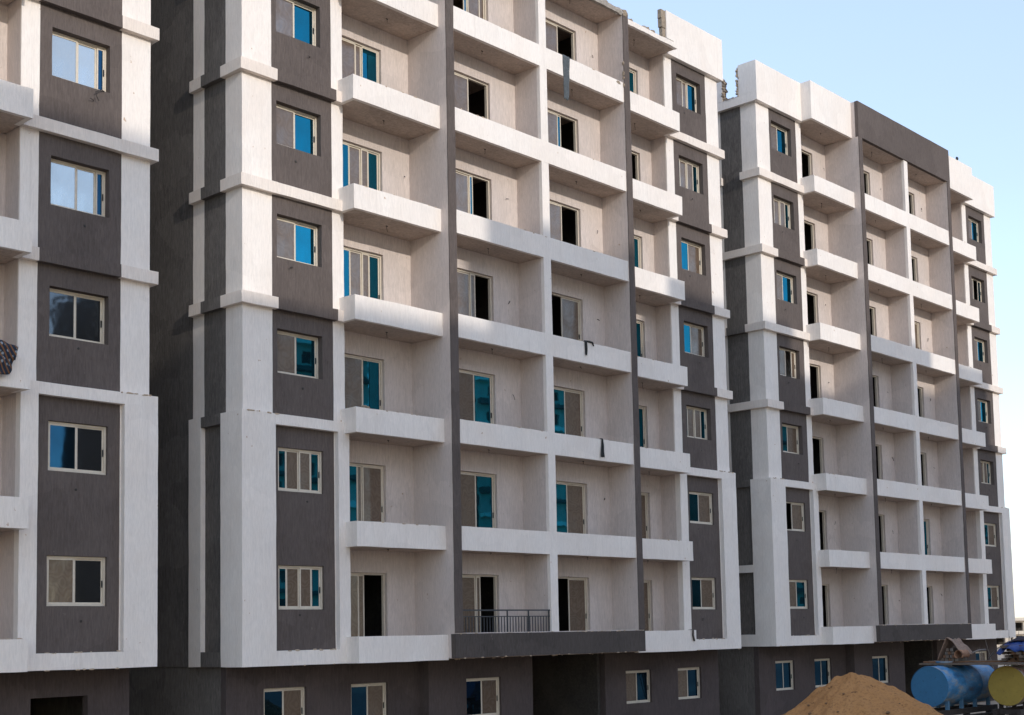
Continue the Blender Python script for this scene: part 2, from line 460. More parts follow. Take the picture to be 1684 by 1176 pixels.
    for k in range(1, 9):
        z = Z(k)
        for c in cells:
            x0, x1 = c.get('par', (c['x0'], c['x1']))
            if k == 8 and spec['roof'].get(c['n']) == 'broken':
                slab = mb(.22, .02)
            else: slab = mb()
            yb = c['y'] + .22
            zt = .17
            xi0, xi1 = (x0, x1)
            if c['n'] == 'ld': xi0 = x0 + (.125 if k < 8 else .004)
            if c['n'] == 'rd': xi1 = x1 - (.125 if k < 8 else .004)
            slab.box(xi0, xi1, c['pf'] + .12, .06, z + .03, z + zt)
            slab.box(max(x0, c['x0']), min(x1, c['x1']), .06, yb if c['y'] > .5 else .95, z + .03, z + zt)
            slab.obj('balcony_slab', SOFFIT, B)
            if k < 8:
                hole = (c['d'][0], c['d'][1], z + .2, z + 2.42)
                m = mb(); m.wall(c['x0'], c['x1'], c['y'], c['y'] + .2, z + .17, z + 3.03, [hole]); m.obj('recess_wall', CREAM, B)
                window(B, hole[0] + .006, hole[1] - .006, z - GZ + .206, z - GZ + 2.414, c['y'] + .085, L(spec[c['n']][k - 1]))
                # bare lamp hook and wire stub
                m = MB(0, 0)
                hx = (c['x0'] + c['x1']) / 2 + random.uniform(-.15, .15); hy = (c['pf'] + c['y']) / 2
                ln = random.choice((.06, .1, .16, .22))
                m.tube([(hx, hy, z + 3.04), (hx + .01, hy, z + 3.03 - ln * .5), (hx + random.uniform(-.04, .04), hy, z + 3.03 - ln)], .007, 5)
                m.tube([(hx - .03, hy, z + 3.035), (hx + .03, hy, z + 3.018)], .016, 6)
                m.obj('lamp_hook', WIRE, B)
                if random.random() < .5 and c['n'] != 'rd':
                    wx = c['d'][1] + .75 + random.uniform(-.15, .2); wz = z + random.uniform(1.75, 2.1)
                    dx_ = random.uniform(-.22, .03); dz_ = random.uniform(-.2, .05); m = MB(0, 0); m.tube([(wx, c['y'] + .01, wz), (wx + dx_ * .5, c['y'] - .04, wz + dz_ * .4), (wx + dx_, c['y'] - .06, wz + dz_)], random.choice((.008, .012, .016)), 5)
                    m.obj('wire_stub', WIRE, B)
        if k == 8: break
        zz = z + (0 if k == 1 else .03)
        # outer balconies: front parapet and a return at the open end
        for c, s in ((cells[0], 1), (cells[3], -1)):
            x0, x1 = c['par']; pf = c['pf'] - (.03 if k == 1 else 0)
            m = mb(.3); m.box(x0, x1, pf, c['pf'] + .12, zz, z + .69)
            if s == 1: m.box(x0, x0 + .12, c['pf'] + .12, -.1 if k < 3 else .06, zz, z + .69)
            else: m.box(x1 - .12, x1, c['pf'] + .12, -.1 if k < 3 else .06, zz, z + .69)
            m.obj('balcony_parapet', WHITE, B)
        if k == 1:
            m = mb(.3); m.box(6.495, 15.005, -.89, -.72, z + .05, z + .71); m.obj('balcony_parapet', UMBER, B, False, 'long dark brown parapet under the middle balconies')
            m = mb(.3); m.box(6.80, 14.72, -.875, -.725, z + .712, z + .735); m.obj('parapet_capping', CREAM, B)
        else:
            m = mb(.3); m.box(6.80, 14.72, -.84, -.72, z + .02, z + .69); m.obj('balcony_parapet', WHITE, B)
        m = mb(.4); m.box(10.55, 10.88, -.84, -.72, z + (.735 if k == 1 else .69), z + 3.02); m.obj('divider_column', WHITE, B)
    for x0, x1 in fin:
        m = mb(.6); m.box(x0, x1, -.86, .92, GZ + .05, GZ + (21.17 if spec['roof'].get('mid') else 21.018)); m.obj('fin_wall', CREAM, B)
        m = mb(.4, .012); m.box(x0 - .002, x1 + .002, -.886, -.86, GZ + .735, GZ + (21.15 if spec['roof'].get('mid') else 21.018)); m.obj('fin_edge', DARK, B)
    m = mb(.6); m.box(10.55, 10.88, -.72, .40, GZ + .05, GZ + 21.17); m.obj('divider_wall', CREAM, B)
    # ---- interior partitions
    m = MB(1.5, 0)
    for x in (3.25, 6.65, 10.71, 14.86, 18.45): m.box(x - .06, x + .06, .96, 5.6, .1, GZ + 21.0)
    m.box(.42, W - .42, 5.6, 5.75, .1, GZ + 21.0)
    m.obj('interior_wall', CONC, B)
    # ---- ground floor
    gw = spec['gw']
    m = mb(.6); m.wall(.16, 6.70, .80, 1.02, 0, GZ + .005, [(1.31, 2.68, GZ - 1.72, GZ - .58), (4.19, 5.52, GZ - 1.72, GZ - .58)]); m.obj('ground_floor_wall', GRND, B)
    m = mb(.6); m.wall(6.70, 11.05, .42, .80, 0, GZ + .005, [(8.2, 9.66, GZ - 1.72, GZ - .58)]); m.obj('ground_floor_wall', GRND, B)
    m = mb(.6); m.wall(15.0, W - .18, .80, 1.02, 0, GZ + .005, [(16.1, 17.5, GZ - 1.72, GZ - .62), (19.02, 20.42, GZ - 1.72, GZ - .62)]); m.obj('ground_floor_wall', GRND, B)
    m = mb(.6); m.box(10.8, 11.05, .80, 5.5, 0, GZ); m.box(14.95, 15.2, 1.02, 5.5, 0, GZ); m.obj('entrance_side_wall', GRND, B)
    for e in ends:
        s = 1 if e['o'] == 0 else -1
        m = mb(.9); bx(m, e['w'] + s * .025, e['w'] + s * .25, 1.02, 11.75, 0, GZ - .003); m.obj('side_wall', LIFTED, B)
    for (xa, xb, y, zt), g in zip(((1.31, 2.68, .88, -.58), (4.19, 5.52, .88, -.58), (8.2, 9.66, .5, -.58), (16.1, 17.5, .88, -.62), (19.02, 20.42, .88, -.62)), gw):
        if g: window(B, xa + .006, xb - .006, -1.714, zt - .006, y, L(g))
    # ---- roof
    m = mb(1.5); m.box(.16, W - .16, .32, 11.74, GZ + 21.175, GZ + 21.26); m.obj('roof_slab', CONC, B)
    T = GZ + 22.58; b0 = GZ + 21.0
    rf = spec['roof']
    def rparapet(nm, x0, x1, yf, mat, top=T, bot=b0, seg=.4, a=.010):
        m = mb(seg, a); m.box(x0, x1, yf, yf + .16, bot, top); return m.obj('roof_parapet', mat, B)
    def fascia(nm, x0, x1, yf, mat):
        m = mb(.14, .03); m.box(x0, x1, yf, yf + .12, GZ + 21.02, GZ + 21.19); m.obj('broken_slab_edge', mat, B)
    if rf.get('le') != 'broken':
        m = mb(); m.box(-.03, 3.36, -.12, .06, b0, T); m.obj('roof_parapet', WHITE, B)
    if rf.get('re') != 'broken':
        m = mb(); m.box(18.22, W + .03, -.12, .06, b0, T); m.obj('roof_parapet', WHITE, B)
    for n_, x0, x1, yf, mat in (('ld', 3.26, 6.50, -.57, WHITE), ('rd', 15.0, 18.21, -.57, WHITE)):
        if rf.get(n_) == 'broken': fascia(n_, x0, x1, yf, WHITE)
        else:
            m = mb(); m.box(x0, x1, yf, yf + .12, b0 + .02, T)
            xr = x0 if n_ == 'ld' else x1 - .14
            m.box(xr, xr + .14, yf + .12, -.121, b0 + .02, T); m.obj('roof_parapet', WHITE, B)
    if rf.get('mid') == 'broken': fascia('mid', 6.5, 15.0, -.86, BCONC)
    else:
        m = mb(); m.box(6.495, 15.005, -.89, -.74, b0 + .02, T - .03); m.obj('roof_parapet', DARK, B, False, 'dark brown parapet over the middle balconies')
        for x0, x1 in fin:
            m = mb(.5); m.box(x0, x1, -.739, .3, b0 + .02, T - .035); m.obj('fin_wall', CREAM, B)
    # side parapets
    for e in ends:
        s = 1 if e['o'] == 0 else -1
        segs = [(.06, 11.9, T)]
        if spec['name'] == 'C' and s == 1: segs = [(.06, .70, T), (1.46, 11.9, T - .3)]
        for y0, y1, tp in segs:
            m = mb(.4); bx(m, e['o'] - s * .03, e['w'] + s * .1, y0, y1, b0 + .35, tp); m.obj('roof_parapet', WHITE, B)
        m = mb(.4); bx(m, e['o'] - s * .03, e['w'] + s * .1, .06, 11.9, b0, b0 + .346); m.obj('roof_edge_beam', WHITE, B)
    return B

A_SPEC = dict(name='A', lw=[SB] * 7, rw=['s.48 d1', 'n.5 d1', 'd.5 d1', 'c.5 c.86 n1', 'c.5 c.86 n1', 'c.5 c1', SB], ld=[SB] * 7, ml=[SB] * 7, mr=[SO] * 7, rd=['b.5 s1'] * 7,
              lband='dwdw', rband='dwdw', sband='dddd', gw=[BS, BS, BS, None, None], roof={})
B_SPEC = dict(name='B', lw=[BSSB, BSSB, SB, SB, SB, SB, SB], rw=[BS, BS, BSSB, BS, BS, BSSB, SSB],
              ld=['s.4 s.55 o1', 'b.40 s.52 s1', 's.55 b1', 'b.27 s.56 s.74 b1', 'b.27 s.56 s.74 b1', 's.45 s.6 b1', SB],
              ml=['b.08 s.46 s.58 o1', SB, SB, 'b.06 s.44 s.58 o1', 'b.06 s.46 b.56 o1', SO, 'o.4 b.5 s.85 s1'],
              mr=['o.44 s1', BS, BS, 'o.42 s1', SO, 's.42 b.54 o1', SO],
              rd=['b.4 s1', 'b.4 s1', 's.6 b1', 's.6 b1', 's.55 b1', 's.5 o1', 's.6 b1'],
              lband='dwdw', rband='dddw', sband='dddd', gw=['n.5 s1', 'n.5 s1', 'n.5 s1', 's.5 n1', 's.5 n1'], roof={'mid': 'broken', 'rd': 'broken', 'ml': 'broken', 'mr': 'broken'})
C_SPEC = dict(name='C', lw=[SB, 'o.42 s1', BS, 's.5 o.8 s1', SB, BSSB, SB], rw=[BS, BS, BSSB, SB, SB, 's.4 o.75 b1', SB],
              ld=[SO, SO, SO, SO, SO, 's.5 o1', SO], ml=[SO] * 7, mr=[SO, 'o.5 b1', SO, SO, 'o.6 s1', SO, SO], rd=[SO] * 7,
              lband='dwdw', rband='dwdw', sband='wdw-', gw=['n.5 n1', 'n.5 n1', 'n.5 n1', 'n.5 s1', 'n.5 s1'], roof={})
bA = building((-23.876, .255, .082), 'brown and white apartment block at the left edge with only its right end in view', A_SPEC)
bB = building((0, 0, 0), 'brown and white seven-storey apartment block in the middle with its roof parapet partly broken away', B_SPEC)
bC = building((24.165, .099, .026), 'brown and white apartment block at the right with a brown parapet over its middle balconies', C_SPEC)

# ------------------------------------------------------------------ the block across the street, behind the camera: it shades the lower storeys
def opposite():
    D = 92.0; HF = .335 * D; SX = .15 * D          # shadow geometry: roof edge height and sideways offset for a facade point
    P = empty('opposite_building', (0, -D, -GZ), 'long beige apartment block across the street, facing the row of three', 'building')
    x0, x1 = -29.0, 37.0
    top = 9.2 + HF + GZ
    holes = []
    nf = int(top / 2.95)
    for k in range(nf):
        for i in range(15):
            x = x0 + 2 + i * 4.0
            holes.append((x, x + 1.5, k * 2.95 + 1.0, k * 2.95 + 2.3))
    m = MB(0, 0); m.wall(x0, x1, -.3, 0, 0, top, holes); m.obj('facade', BEIGE, P)
    m = MB(0, 0); m.box(x0, x1, -12, -.5, 0, top - .2); m.obj('core', CONC, P)
    for k in range(1, nf):
        m = MB(0, 0); m.box(x0, x1, .0, .22, k * 2.95 - .05, k * 2.95 + .2); m.obj('string_course', WHITE, P)
    # roof parapet with missing stretches, (from, to, height) by where its shadow falls on the facades
    for a, b, z in ((-15.7, -.8, 12.8), (8.2, 15.2, 12.8), (15.2, 17.3, 10.9), (17.3, 26.2, 12.6), (26.2, 30.9, 10.7), (30.9, 36.6, 12.7), (36.6, 39.4, 11.4), (39.4, 44.2, 12.6)):
        m = MB(2, 0); m.box(max(x0, a - SX + .002), b - SX - .002, -.3, -.02, top + .001, z + HF + GZ); m.obj('roof_parapet', BEIGE, P)
opposite()
def street_block(x0, y0, w, h, label):
    P = empty('street_building', (x0, y0, -GZ), label, 'building')
    holes = [(2 + i * 4.0, 3.6 + i * 4.0, k * 3.0 + 1, k * 3.0 + 2.3) for k in range(int(h / 3)) for i in range(int(w / 4))]
    m = MB(0, 0); m.wall(0, w, -.3, 0, 0, h, holes); m.obj('facade', BEIGE, P)
    m = MB(0, 0); m.box(0, w, -12, -.5, 0, h - .2); m.obj('core', CONC, P)
    for k in range(1, int(h / 3)):
        m = MB(0, 0); m.box(0, w, 0, .9, k * 3.0 - .05, k * 3.0 + .55); m.obj('balcony_band', DARK if k % 2 else WHITE, P)
for i_, (x_, w_, h_, t_) in enumerate(((50, 34, 39, 'first'), (100, 36, 42, 'second'), (154, 40, 40, 'third'), (214, 44, 44, 'fourth'), (280, 60, 48, 'fifth'))):
    street_block(x_, -90, w_, h_, 'apartment block across the street, %s to the right of the long beige one' % t_)
# ------------------------------------------------------------------ broken roof edges and rubble on the blocks
def blob(mb_, c, r, seed, n=6):
    """irregular lump"""
    st = len(mb_.v)
    for i in range(n + 1):
        th = math.pi * i / n
        for j in range(8):
            ph = 2 * math.pi * j / 8
            d = Vector((math.sin(th) * math.cos(ph), math.sin(th) * math.sin(ph), math.cos(th)))
            k = 1 + .5 * noise.noise(d * 1.8 + Vector((seed, seed * .7, 3)))
            mb_.v.append((c[0] + d.x * r[0] * k, c[1] + d.y * r[1] * k, c[2] + d.z * r[2] * k))
    for i in range(n):
        for j in range(8):
            a, b = st + i * 8 + j, st + i * 8 + (j + 1) % 8
            mb_.f.append([a, a + 8, b + 8, b])
    return mb_
rnd = random.Random(5)
# B: blocks of the broken wall end beside the surviving right parapet
for i, (z, h, dx) in enumerate(((21.24, .34, .0), (21.60, .30, .03), (21.92, .30, -.02), (22.24, .32, -.04))):
    m = MB(.12, .03); m.box(18.0 + dx, 18.21, -.10 + .02 * (i % 2), .06, z + GZ, z + h + GZ); m.obj('broken_block', BRICK, bB)
# B: rubble left along the bare slab edge
for i in range(46):
    x = rnd.uniform(13.2, 18.1)
    yf = -.78 if x < 15 else -.5
    r = rnd.uniform(.03, .10)
    m = blob(MB(0, 0), (x, yf + rnd.uniform(0, .15), GZ + 21.19 + r * .3), (r * 1.4, r, r * .8), i)
    m.obj('rubble', BRICK if i % 3 else BCONC, bB)
m = blob(MB(0, 0), (14.86, -.80, GZ + 21.08), (.2, .12, .16), 77); m.obj('rubble', BRICK, bB)
m = blob(MB(0, 0), (14.6, -.82, GZ + 21.1), (.35, .08, .12), 78); m.obj('rubble', BCONC, bB)
for z, r in ((19.0, .09), (19.35, .06), (18.85, .05), (18.6, .08)):
    m = blob(MB(0, 0), (14.72, -.85, GZ + z), (.03, .05, r), z); m.obj('plaster_scar', BRICK, bB)
m = blob(MB(0, 0), (14.45, -.835, GZ + 18.62), (.14, .02, .06), 12); m.obj('plaster_scar', BRICK, bB)
# C: jagged ends of the broken side parapet
for i in range(12):
    z = GZ + 21.38 + i * .1
    m = blob(MB(0, 0), (.02 + rnd.uniform(-.03, .05), .72 + rnd.uniform(-.03, .07), z), (.10, rnd.uniform(.03, .08), .06), i * 3); m.obj('broken_block', BCONC if i % 2 else BRICK, bC)
for i in range(9):
    z = GZ + 21.38 + i * .1
    m = blob(MB(0, 0), (.06 + rnd.uniform(-.03, .05), 1.42 + rnd.uniform(-.05, .03), z), (.13, rnd.uniform(.05, .1), .07), i * 5 + 1); m.obj('broken_block', BRICK, bC)
for i in range(8):
    m = blob(MB(0, 0), (.05 + rnd.uniform(-.05, .05), .8 + i * .08, GZ + 21.36), (.08, .05, .03), i * 5 + 2); m.obj('rubble', BCONC, bC)

# crumbling render lips and wire stubs on the fronts
CHIP = simple('bare_render', (.52, .40, .29), .95, 0, 20, .35, .6)
def lip(parent, x0, x1, y, z, n, seed, mat=CHIP):
    r = random.Random(seed)
    m = MB(0, 0)
    for i in range(n):
        x = r.uniform(x0, x1)
        blob(m, (x, y, z + r.uniform(-.012, .012)), (r.uniform(.02, .09), .018, r.uniform(.008, .022)), seed + i, 4)
    o = m.obj('crumbled_render', mat, parent); o['kind'] = 'stuff'
for b, se in ((bA, 1), (bB, 2), (bC, 3)):
    for xa, xb in ((1.1, 3.0), (18.75, 20.7)):
        lip(b, xa, xb, -.095, GZ + .375, 9, se * 11)
        lip(b, xa - .9 if xa < 5 else xb, xa if xa < 5 else xb + .8, -.1, GZ + 6.33, 9, se * 13)
    lip(b, .05, 21.6, -.1, GZ + .004, 26, se * 17)
    lip(b, 6.6, 14.9, -.885, GZ + .715, 22, se * 19)
    lip(b, 6.6, 14.9, -.885, GZ + .05, 14, se * 23)
    for k in range(1, 8):
        for (xa, xb, yy) in ((3.3, 6.4, -.565), (6.9, 14.6, -.835), (15.1, 18.1, -.565)):
            if rnd.random() < .6: lip(b, xa, xb, yy, GZ + 3 * (k - 1) + .69, 4, int(xa * 10) + k + se)
        for xw in (1.9, 19.6):
            x = xw + rnd.uniform(-.2, .5); z = GZ + 3 * (k - 1) + rnd.uniform(1.0, 1.28)
            m = MB(0, 0)
            if rnd.random() < .55: m.tube([(x, .07, z), (x - .05, 0, z + .01), (x - .14, -.03, z - rnd.uniform(-.03, .06))], .010, 5)
            else: blob(m, (x, .062, z), (.035, .012, .03), k + xw)
            m.obj('wire_stub', WIRE, b)
m = MB(0, 0); m.tube([(20.35, .10, GZ + 13.42), (20.2, .0, GZ + 13.41), (20.02, -.04, GZ + 13.30), (20.04, -.05, GZ + 13.20), (20.1, -.05, GZ + 13.1)], .012, 5); m.obj('loose_cable', WIRE, bA)

# railing on the first-floor middle-left balcony of B
ra = MB(0, 0)
zr = GZ
ra.box(6.81, 10.54, -.80, -.76, zr + 1.34, zr + 1.38); ra.box(6.81, 10.54, -.79, -.765, zr + 1.17, zr + 1.195)
rail = ra.obj('railing', RAILM, bB)
bm_ = MB(0, 0).box(-.010, .010, -.010, .010, 0, .44).mesh('baluster', RAILM)
for i in range(31):
    o = link('baluster', bm_, rail); o.location = (6.9 + i * .12, -.778, zr + .735)
pm_ = MB(0, 0).box(-.016, .016, -.016, .016, 0, .605).mesh('rail_post', RAILM)
for x in (6.83, 8.7, 9.6, 10.5):
    o = link('rail_post', pm_, rail); o.location = (x, -.78, zr + .735)

# ------------------------------------------------------------------ cloths hung over parapets
def hang(name, x, z, w0, w1, ln, yf, mat, label, seed, slope=0, over=.12):
    """a strip of cloth hung over a parapet top at (x, z), front face at yf; its own folds and thickness"""
    r = random.Random(seed)
    v, f = [], []
    nu, nv = 7, 22
    for j in range(nv + 1):
        t = j / nv * (ln + over * 1.5)
        for i in range(nu + 1):
            u = i / nu - .5
            w = w0 + (w1 - w0) * max(0, (t - over * 1.5)) / ln
            n_ = noise.noise(Vector((u * 3 + seed, t * 3.2, seed * 1.3)))
            if t < over * 1.5:
                y = yf + over - t * .9; zz = z + .015 + .02 * n_
            else:
                y = yf - .02 - .03 * abs(n_) - .02 * math.sin(u * 9 + seed); zz = z - (t - over * 1.5) + .03 * noise.noise(Vector((u * 5, seed, 1))) * (t / ln)
            v.append((x + u * w + slope * t + .03 * noise.noise(Vector((t * 4, seed, 2))), y, zz))
    for j in range(nv):
        for i in range(nu):
            a = j * (nu + 1) + i
            f.append([a, a + 1, a + nu + 2, a + nu + 1])
    me = bpy.data.meshes.new(name); me.from_pydata(v, [], f); me.materials.append(mat)
    for p in me.polygons: p.use_smooth = True
    o = link(name, me)
    md = o.modifiers.new('t', 'SOLIDIFY'); md.thickness = .006
    return tag(o, label, 'cloth', 'cloths hung on balconies')
hang('cloth_strip', 11.80, 18.69, .30, .19, 1.42, -.84, CLOTH, 'long grey cloth strip hanging over the top-floor parapet of the middle block', 3, -.02)
hang('cloth_strip', 12.42, 9.69, .10, .08, .42, -.84, DCLOTH, 'black rag dangling from a fourth-floor parapet of the middle block', 4)
hang('cloth_strip', 13.1, 6.69, .07, .20, .56, -.84, DCLOTH, 'black rag on a third-floor parapet, the lowest on the middle balconies', 5)
hang('cloth_strip', 17.95, .69, .11, .10, .36, -.60, simple('brown_cloth', (.085, .07, .055), .9, 0, 12, .4), 'brown rag at the right end of the lowest white balcony parapet', 6, .16)
m = MB(0, 0)
m.tube([(12.4, -.82, 9.71), (12.6, -.85, 9.72), (12.75, -.86, 9.71), (12.8, -.87, 9.60)], [.03, .035, .03, .02], 6)
tag(m.obj('rag', DCLOTH, None, True), 'twisted black rag lying along the parapet beside the dangling rag', 'cloth', 'cloths hung on balconies')

def rug():
    mt, n, l, b = newmat('patterned_rug')
    v = mapping(n, l, (9, 9, 9), (0, R(35), 0))
    vo = n.new('ShaderNodeTexVoronoi'); vo.inputs['Scale'].default_value = 1.2; l.new(v, vo.inputs['Vector'])
    c = ramp(n, l, vo.outputs['Distance'], [(.25, (.28, .32, .36)), (.42, (.015, .025, .045))])
    w = n.new('ShaderNodeTexWave'); w.inputs['Scale'].default_value = .35; l.new(v, w.inputs['Vector'])
    c = mixc(n, l, ramp(n, l, w.outputs['Fac'], [(.72, (0, 0, 0)), (.8, (1, 1, 1))]), c, (.20, .09, .035))
    l.new(c, b.inputs['Base Color']); b.inputs['Roughness'].default_value = .95
    V, F = [], []
    nu, nv = 16, 22
    for j in range(nv + 1):
        t = j / nv
        for i in range(nu + 1):
            u = i / nu
            ang = t * 4.2
            rr_ = .17 + .05 * noise.noise(Vector((u * 2.5, t * 4, 9)))
            x = -.75 + u * 1.05 - .18 * t
            if t < .55:
                a = -1.2 + t / .55 * 3.2
                y = -.10 - math.sin(a) * rr_ * 0 - .16 * math.sin(min(math.pi, max(0, a + 1.2) * .75)); z = .02 + .22 * math.cos(a * .9) - .1 * u * u
            else:
                q = (t - .55) / .45
                y = -.22 + .05 * q + .05 * math.sin(u * 8); z = -.08 - .55 * q * (1 - .35 * u)
            V.append((x + .05 * noise.noise(Vector((t * 5, u * 4, 2))), y + .04 * noise.noise(Vector((u * 5, t * 5, 5))), z + .04 * noise.noise(Vector((u * 4, t * 4, 8)))))
    for j in range(nv):
        for i in range(nu):
            a = j * (nu + 1) + i; F.append([a, a + 1, a + nu + 2, a + nu + 1])
    me = bpy.data.meshes.new('rug'); me.from_pydata(V, [], F); me.materials.append(mt)
    for p in me.polygons: p.use_smooth = True
    o = link('rug', me); o.location = (-6.32, -.30, 6.80)
    md = o.modifiers.new('t', 'SOLIDIFY'); md.thickness = .02
    tag(o, 'blue patterned rug bundled over a balcony parapet at the left edge', 'rug')
rug()
m = MB(0, 0); blob(m, (3.62, -.50, 6.735), (.10, .05, .045), 4); blob(m, (3.74, -.52, 6.72), (.05, .04, .035), 9)
tag(m.obj('stone_lump', BRICK), 'small brown lump of mortar left on a balcony parapet', 'rubble')

# bird on the roof of C
m = MB(0, 0); blob(m, (0, 0, .1), (.13, .07, .075), 3); blob(m, (.12, 0, .19), (.05, .045, .05), 5)
m.tube([(.16, 0, .19), (.22, 0, .18)], [.015, .003], 5); m.tube([(-.08, 0, .09), (-.26, 0, .05)], [.05, .02], 5)
m.tube([(0, .02, .05), (0, .02, -.02)], .008, 4); m.tube([(0, -.02, .05), (0, -.02, -.02)], .008, 4)
o = m.obj('bird', BLACKM, None, True); o.location = (40.95, -.39, 22.63); o.rotation_euler = (0, 0, .5)
tag(o, 'small dark bird perched on the roof parapet of the right block', 'bird')

# ------------------------------------------------------------------ water tanks
def tank_paint(name, cols, cap):
    m, n, l, b = newmat(name)
    v = mapping(n, l, (1.1, 2.2, 2.2)); f = tex_noise(n, l, v, 1.0, 6, .65)
    c = ramp(n, l, f, cols)
    f2 = tex_noise(n, l, mapping(n, l, (2, 6, 6)), 1.0, 6, .7)
    c = mixc(n, l, ramp(n, l, f2, [(.5, (0, 0, 0)), (.75, (.6, .6, .6))]), c, (.10, .07, .05))
    l.new(c, b.inputs['Base Color']); b.inputs['Roughness'].default_value = .55
    m2, n, l, b = newmat(name + '_end')
    f = tex_noise(n, l, mapping(n, l, (3, 3, 3)), 1.0, 7, .7)
    c = mixc(n, l, f, sc_(cap, .7), sc_(cap, 1.2))
    f2 = tex_noise(n, l, mapping(n, l, (9, 9, 9)), 1.0, 4, .7)
    c = mixc(n, l, ramp(n, l, f2, [(.60, (0, 0, 0)), (.72, (.8, .8, .8))]), c, sc_(cap, .45))
    l.new(c, b.inputs['Base Color']); b.inputs['Roughness'].default_value = .6
    return m, m2
def tank(name, loc, rad, ln, label, mats, legmat):
    T = empty(name, (loc[0], loc[1], -GZ), label, 'tank', 'steel water tanks on stands')
    zc = loc[2] + GZ
    n = 48
    m = MB(0, 0)
    prof = [(0.0, rad), (.02, rad + .008), (.05, rad), (ln * .33, rad), (ln * .335, rad + .006), (ln * .345, rad), (ln * .66, rad), (ln * .665, rad + .006), (ln * .675, rad), (ln - .05, rad), (ln, rad + .005)]
    for x, r in prof:
        for k in range(n):
            a = 2 * math.pi * k / n; m.v.append((x, math.cos(a) * r, zc + math.sin(a) * r))
    for i in range(len(prof) - 1):
        for k in range(n):
            m.f.append([i * n + k, i * n + (k + 1) % n, (i + 1) * n + (k + 1) % n, (i + 1) * n + k])
    sh = m.obj('shell', mats[0], T, True)
    for x0, s in ((.0, -1), (ln, 1)):
        m = MB(0, 0); rings = [(rad - .004, .015), (rad * .985, .022), (rad * .5, .02), (.02, .02)]
        for r, d in rings:
            for k in range(n):
                a = 2 * math.pi * k / n; m.v.append((x0 - s * d * -1 if False else x0 + s * -d, math.cos(a) * r, zc + math.sin(a) * r))
        for i in range(3):
            for k in range(n): m.f.append([i * n + k, (i + 1) * n + k, (i + 1) * n + (k + 1) % n, i * n + (k + 1) % n])
        m.f.append([3 * n + k for k in range(n)])
        m.obj('end_plate', mats[1], T)
    m = MB(0, 0); m.tube([(ln * .3, 0, zc + rad - .03), (ln * .3, 0, zc + rad + .09)], .22, 18); m.tube([(ln * .3, 0, zc + rad + .09), (ln * .3, 0, zc + rad + .12)], .25, 18); m.obj('hatch', mats[0], T)
    for i in range(4):
        x = .35 + i * (ln - .7) / 3
        for s in (-1, 1):
            m = MB(0, 0); m.box(x - .05, x + .05, s * rad * .62 - .05, s * rad * .62 + .05, zc - rad - .10, zc - rad * .70); m.obj('leg', legmat, T)
    for s in (-1, 1):
        m = MB(0, 0); m.box(-.15, ln + .2, s * rad * .62 - .06, s * rad * .62 + .06, zc - rad - .26, zc - rad - .10); m.obj('frame_beam', RUST, T)
    for x in (.1, ln * .5, ln - .1):
        m = MB(0, 0); m.box(x - .06, x + .06, -rad * .62 + .061, rad * .62 - .061, zc - rad - .25, zc - rad - .11); m.obj('cross_beam', RUST, T)
    for x in (.3, ln - .3):
        for s in (-1, 1):
            m = MB(0, 0); m.box(x - .08, x + .08, s * rad * .62 - .08, s * rad * .62 + .08, 0, zc - rad - .26); m.obj('stand_post', RUST, T)
    return T
RUST = simple('rusty_steel', (.055, .042, .036), .8, 0, 8, .4)
blue_m = tank_paint('blue_tank_paint', [(.30, (.05, .07, .09)), (.42, (.035, .16, .34)), (.52, (.05, .25, .50)), (.62, (.30, .34, .38))], (.03, .15, .29))
yel_m = tank_paint('yellow_tank_paint', [(.3, (.20, .15, .10)), (.5, (.32, .28, .22)), (.68, (.25, .06, .04))], (.40, .28, .05))
tank('water_tank', (18.0, -9.0, -1.10), .59, 3.5, 'blue cylindrical water tank on a low stand beside the sand pile', blue_m, simple('pale_blue_paint', (.10, .22, .34), .6, 0, 8, .3))
tank('water_tank', (19.45, -10.72, -1.12), .58, 3.5, 'yellow-ended cylindrical water tank at the right edge', yel_m, RUST)

# ------------------------------------------------------------------ timber, canvas and tarpaulin on the tanks
def wood(name, col): return simple(name, col, .9, 0, 7, .4, .4)
WD = [wood('weathered_wood', (.16, .12, .09)), wood('brown_wood', (.19, .10, .055)), wood('grey_wood', (.20, .17, .145))]
def plank(p0, p1, w, h, mat, label, group, name='plank'):
    p0, p1 = Vector(p0), Vector(p1); d = p1 - p0
    m = MB(.35, .008); m.box(-d.length / 2, d.length / 2, -w / 2, w / 2, -h / 2, h / 2)
    o = m.obj(name, mat); o.location = (p0 + p1) / 2
    o.rotation_euler = (0, -math.asin(d.z / d.length), math.atan2(d.y, d.x))
    return tag(o, label, 'plank', group)
r = random.Random(11)
for i in range(22):
    x = r.uniform(17.8, 22.4); y = r.uniform(-11.8, -8.2); z = -GZ + .08 + (i % 6) * .17
    plank((x - r.uniform(.6, 1.3), y, z), (x + r.uniform(.6, 1.3), y + r.uniform(-.5, .5), z + r.uniform(-.03, .05)), .2, .16, RUST, 'dark timber baulk in the scrap heap beneath the tanks', 'scrap timber beneath the tanks', 'timber')
ZT = -.50
for i in range(7):
    x = 18.75 + i * .27
    plank((x + r.uniform(-.05, .05), -8.45 + r.uniform(-.1, .1), ZT + .035), (x + r.uniform(-.1, .2), -11.3 + r.uniform(-.2, .2), ZT + .03 + r.uniform(0, .01)), .21, .05, WD[i % 3],
          'weathered plank laid across the tops of the two tanks', 'planks across the tanks')
for i in range(3):
    plank((18.9 + i * .35, -8.4, ZT + .09), (20.2 + i * .4, -11.2, ZT + .085), .16, .045, WD[(i + 1) % 3], 'weathered plank laid across the tops of the two tanks', 'planks across the tanks')
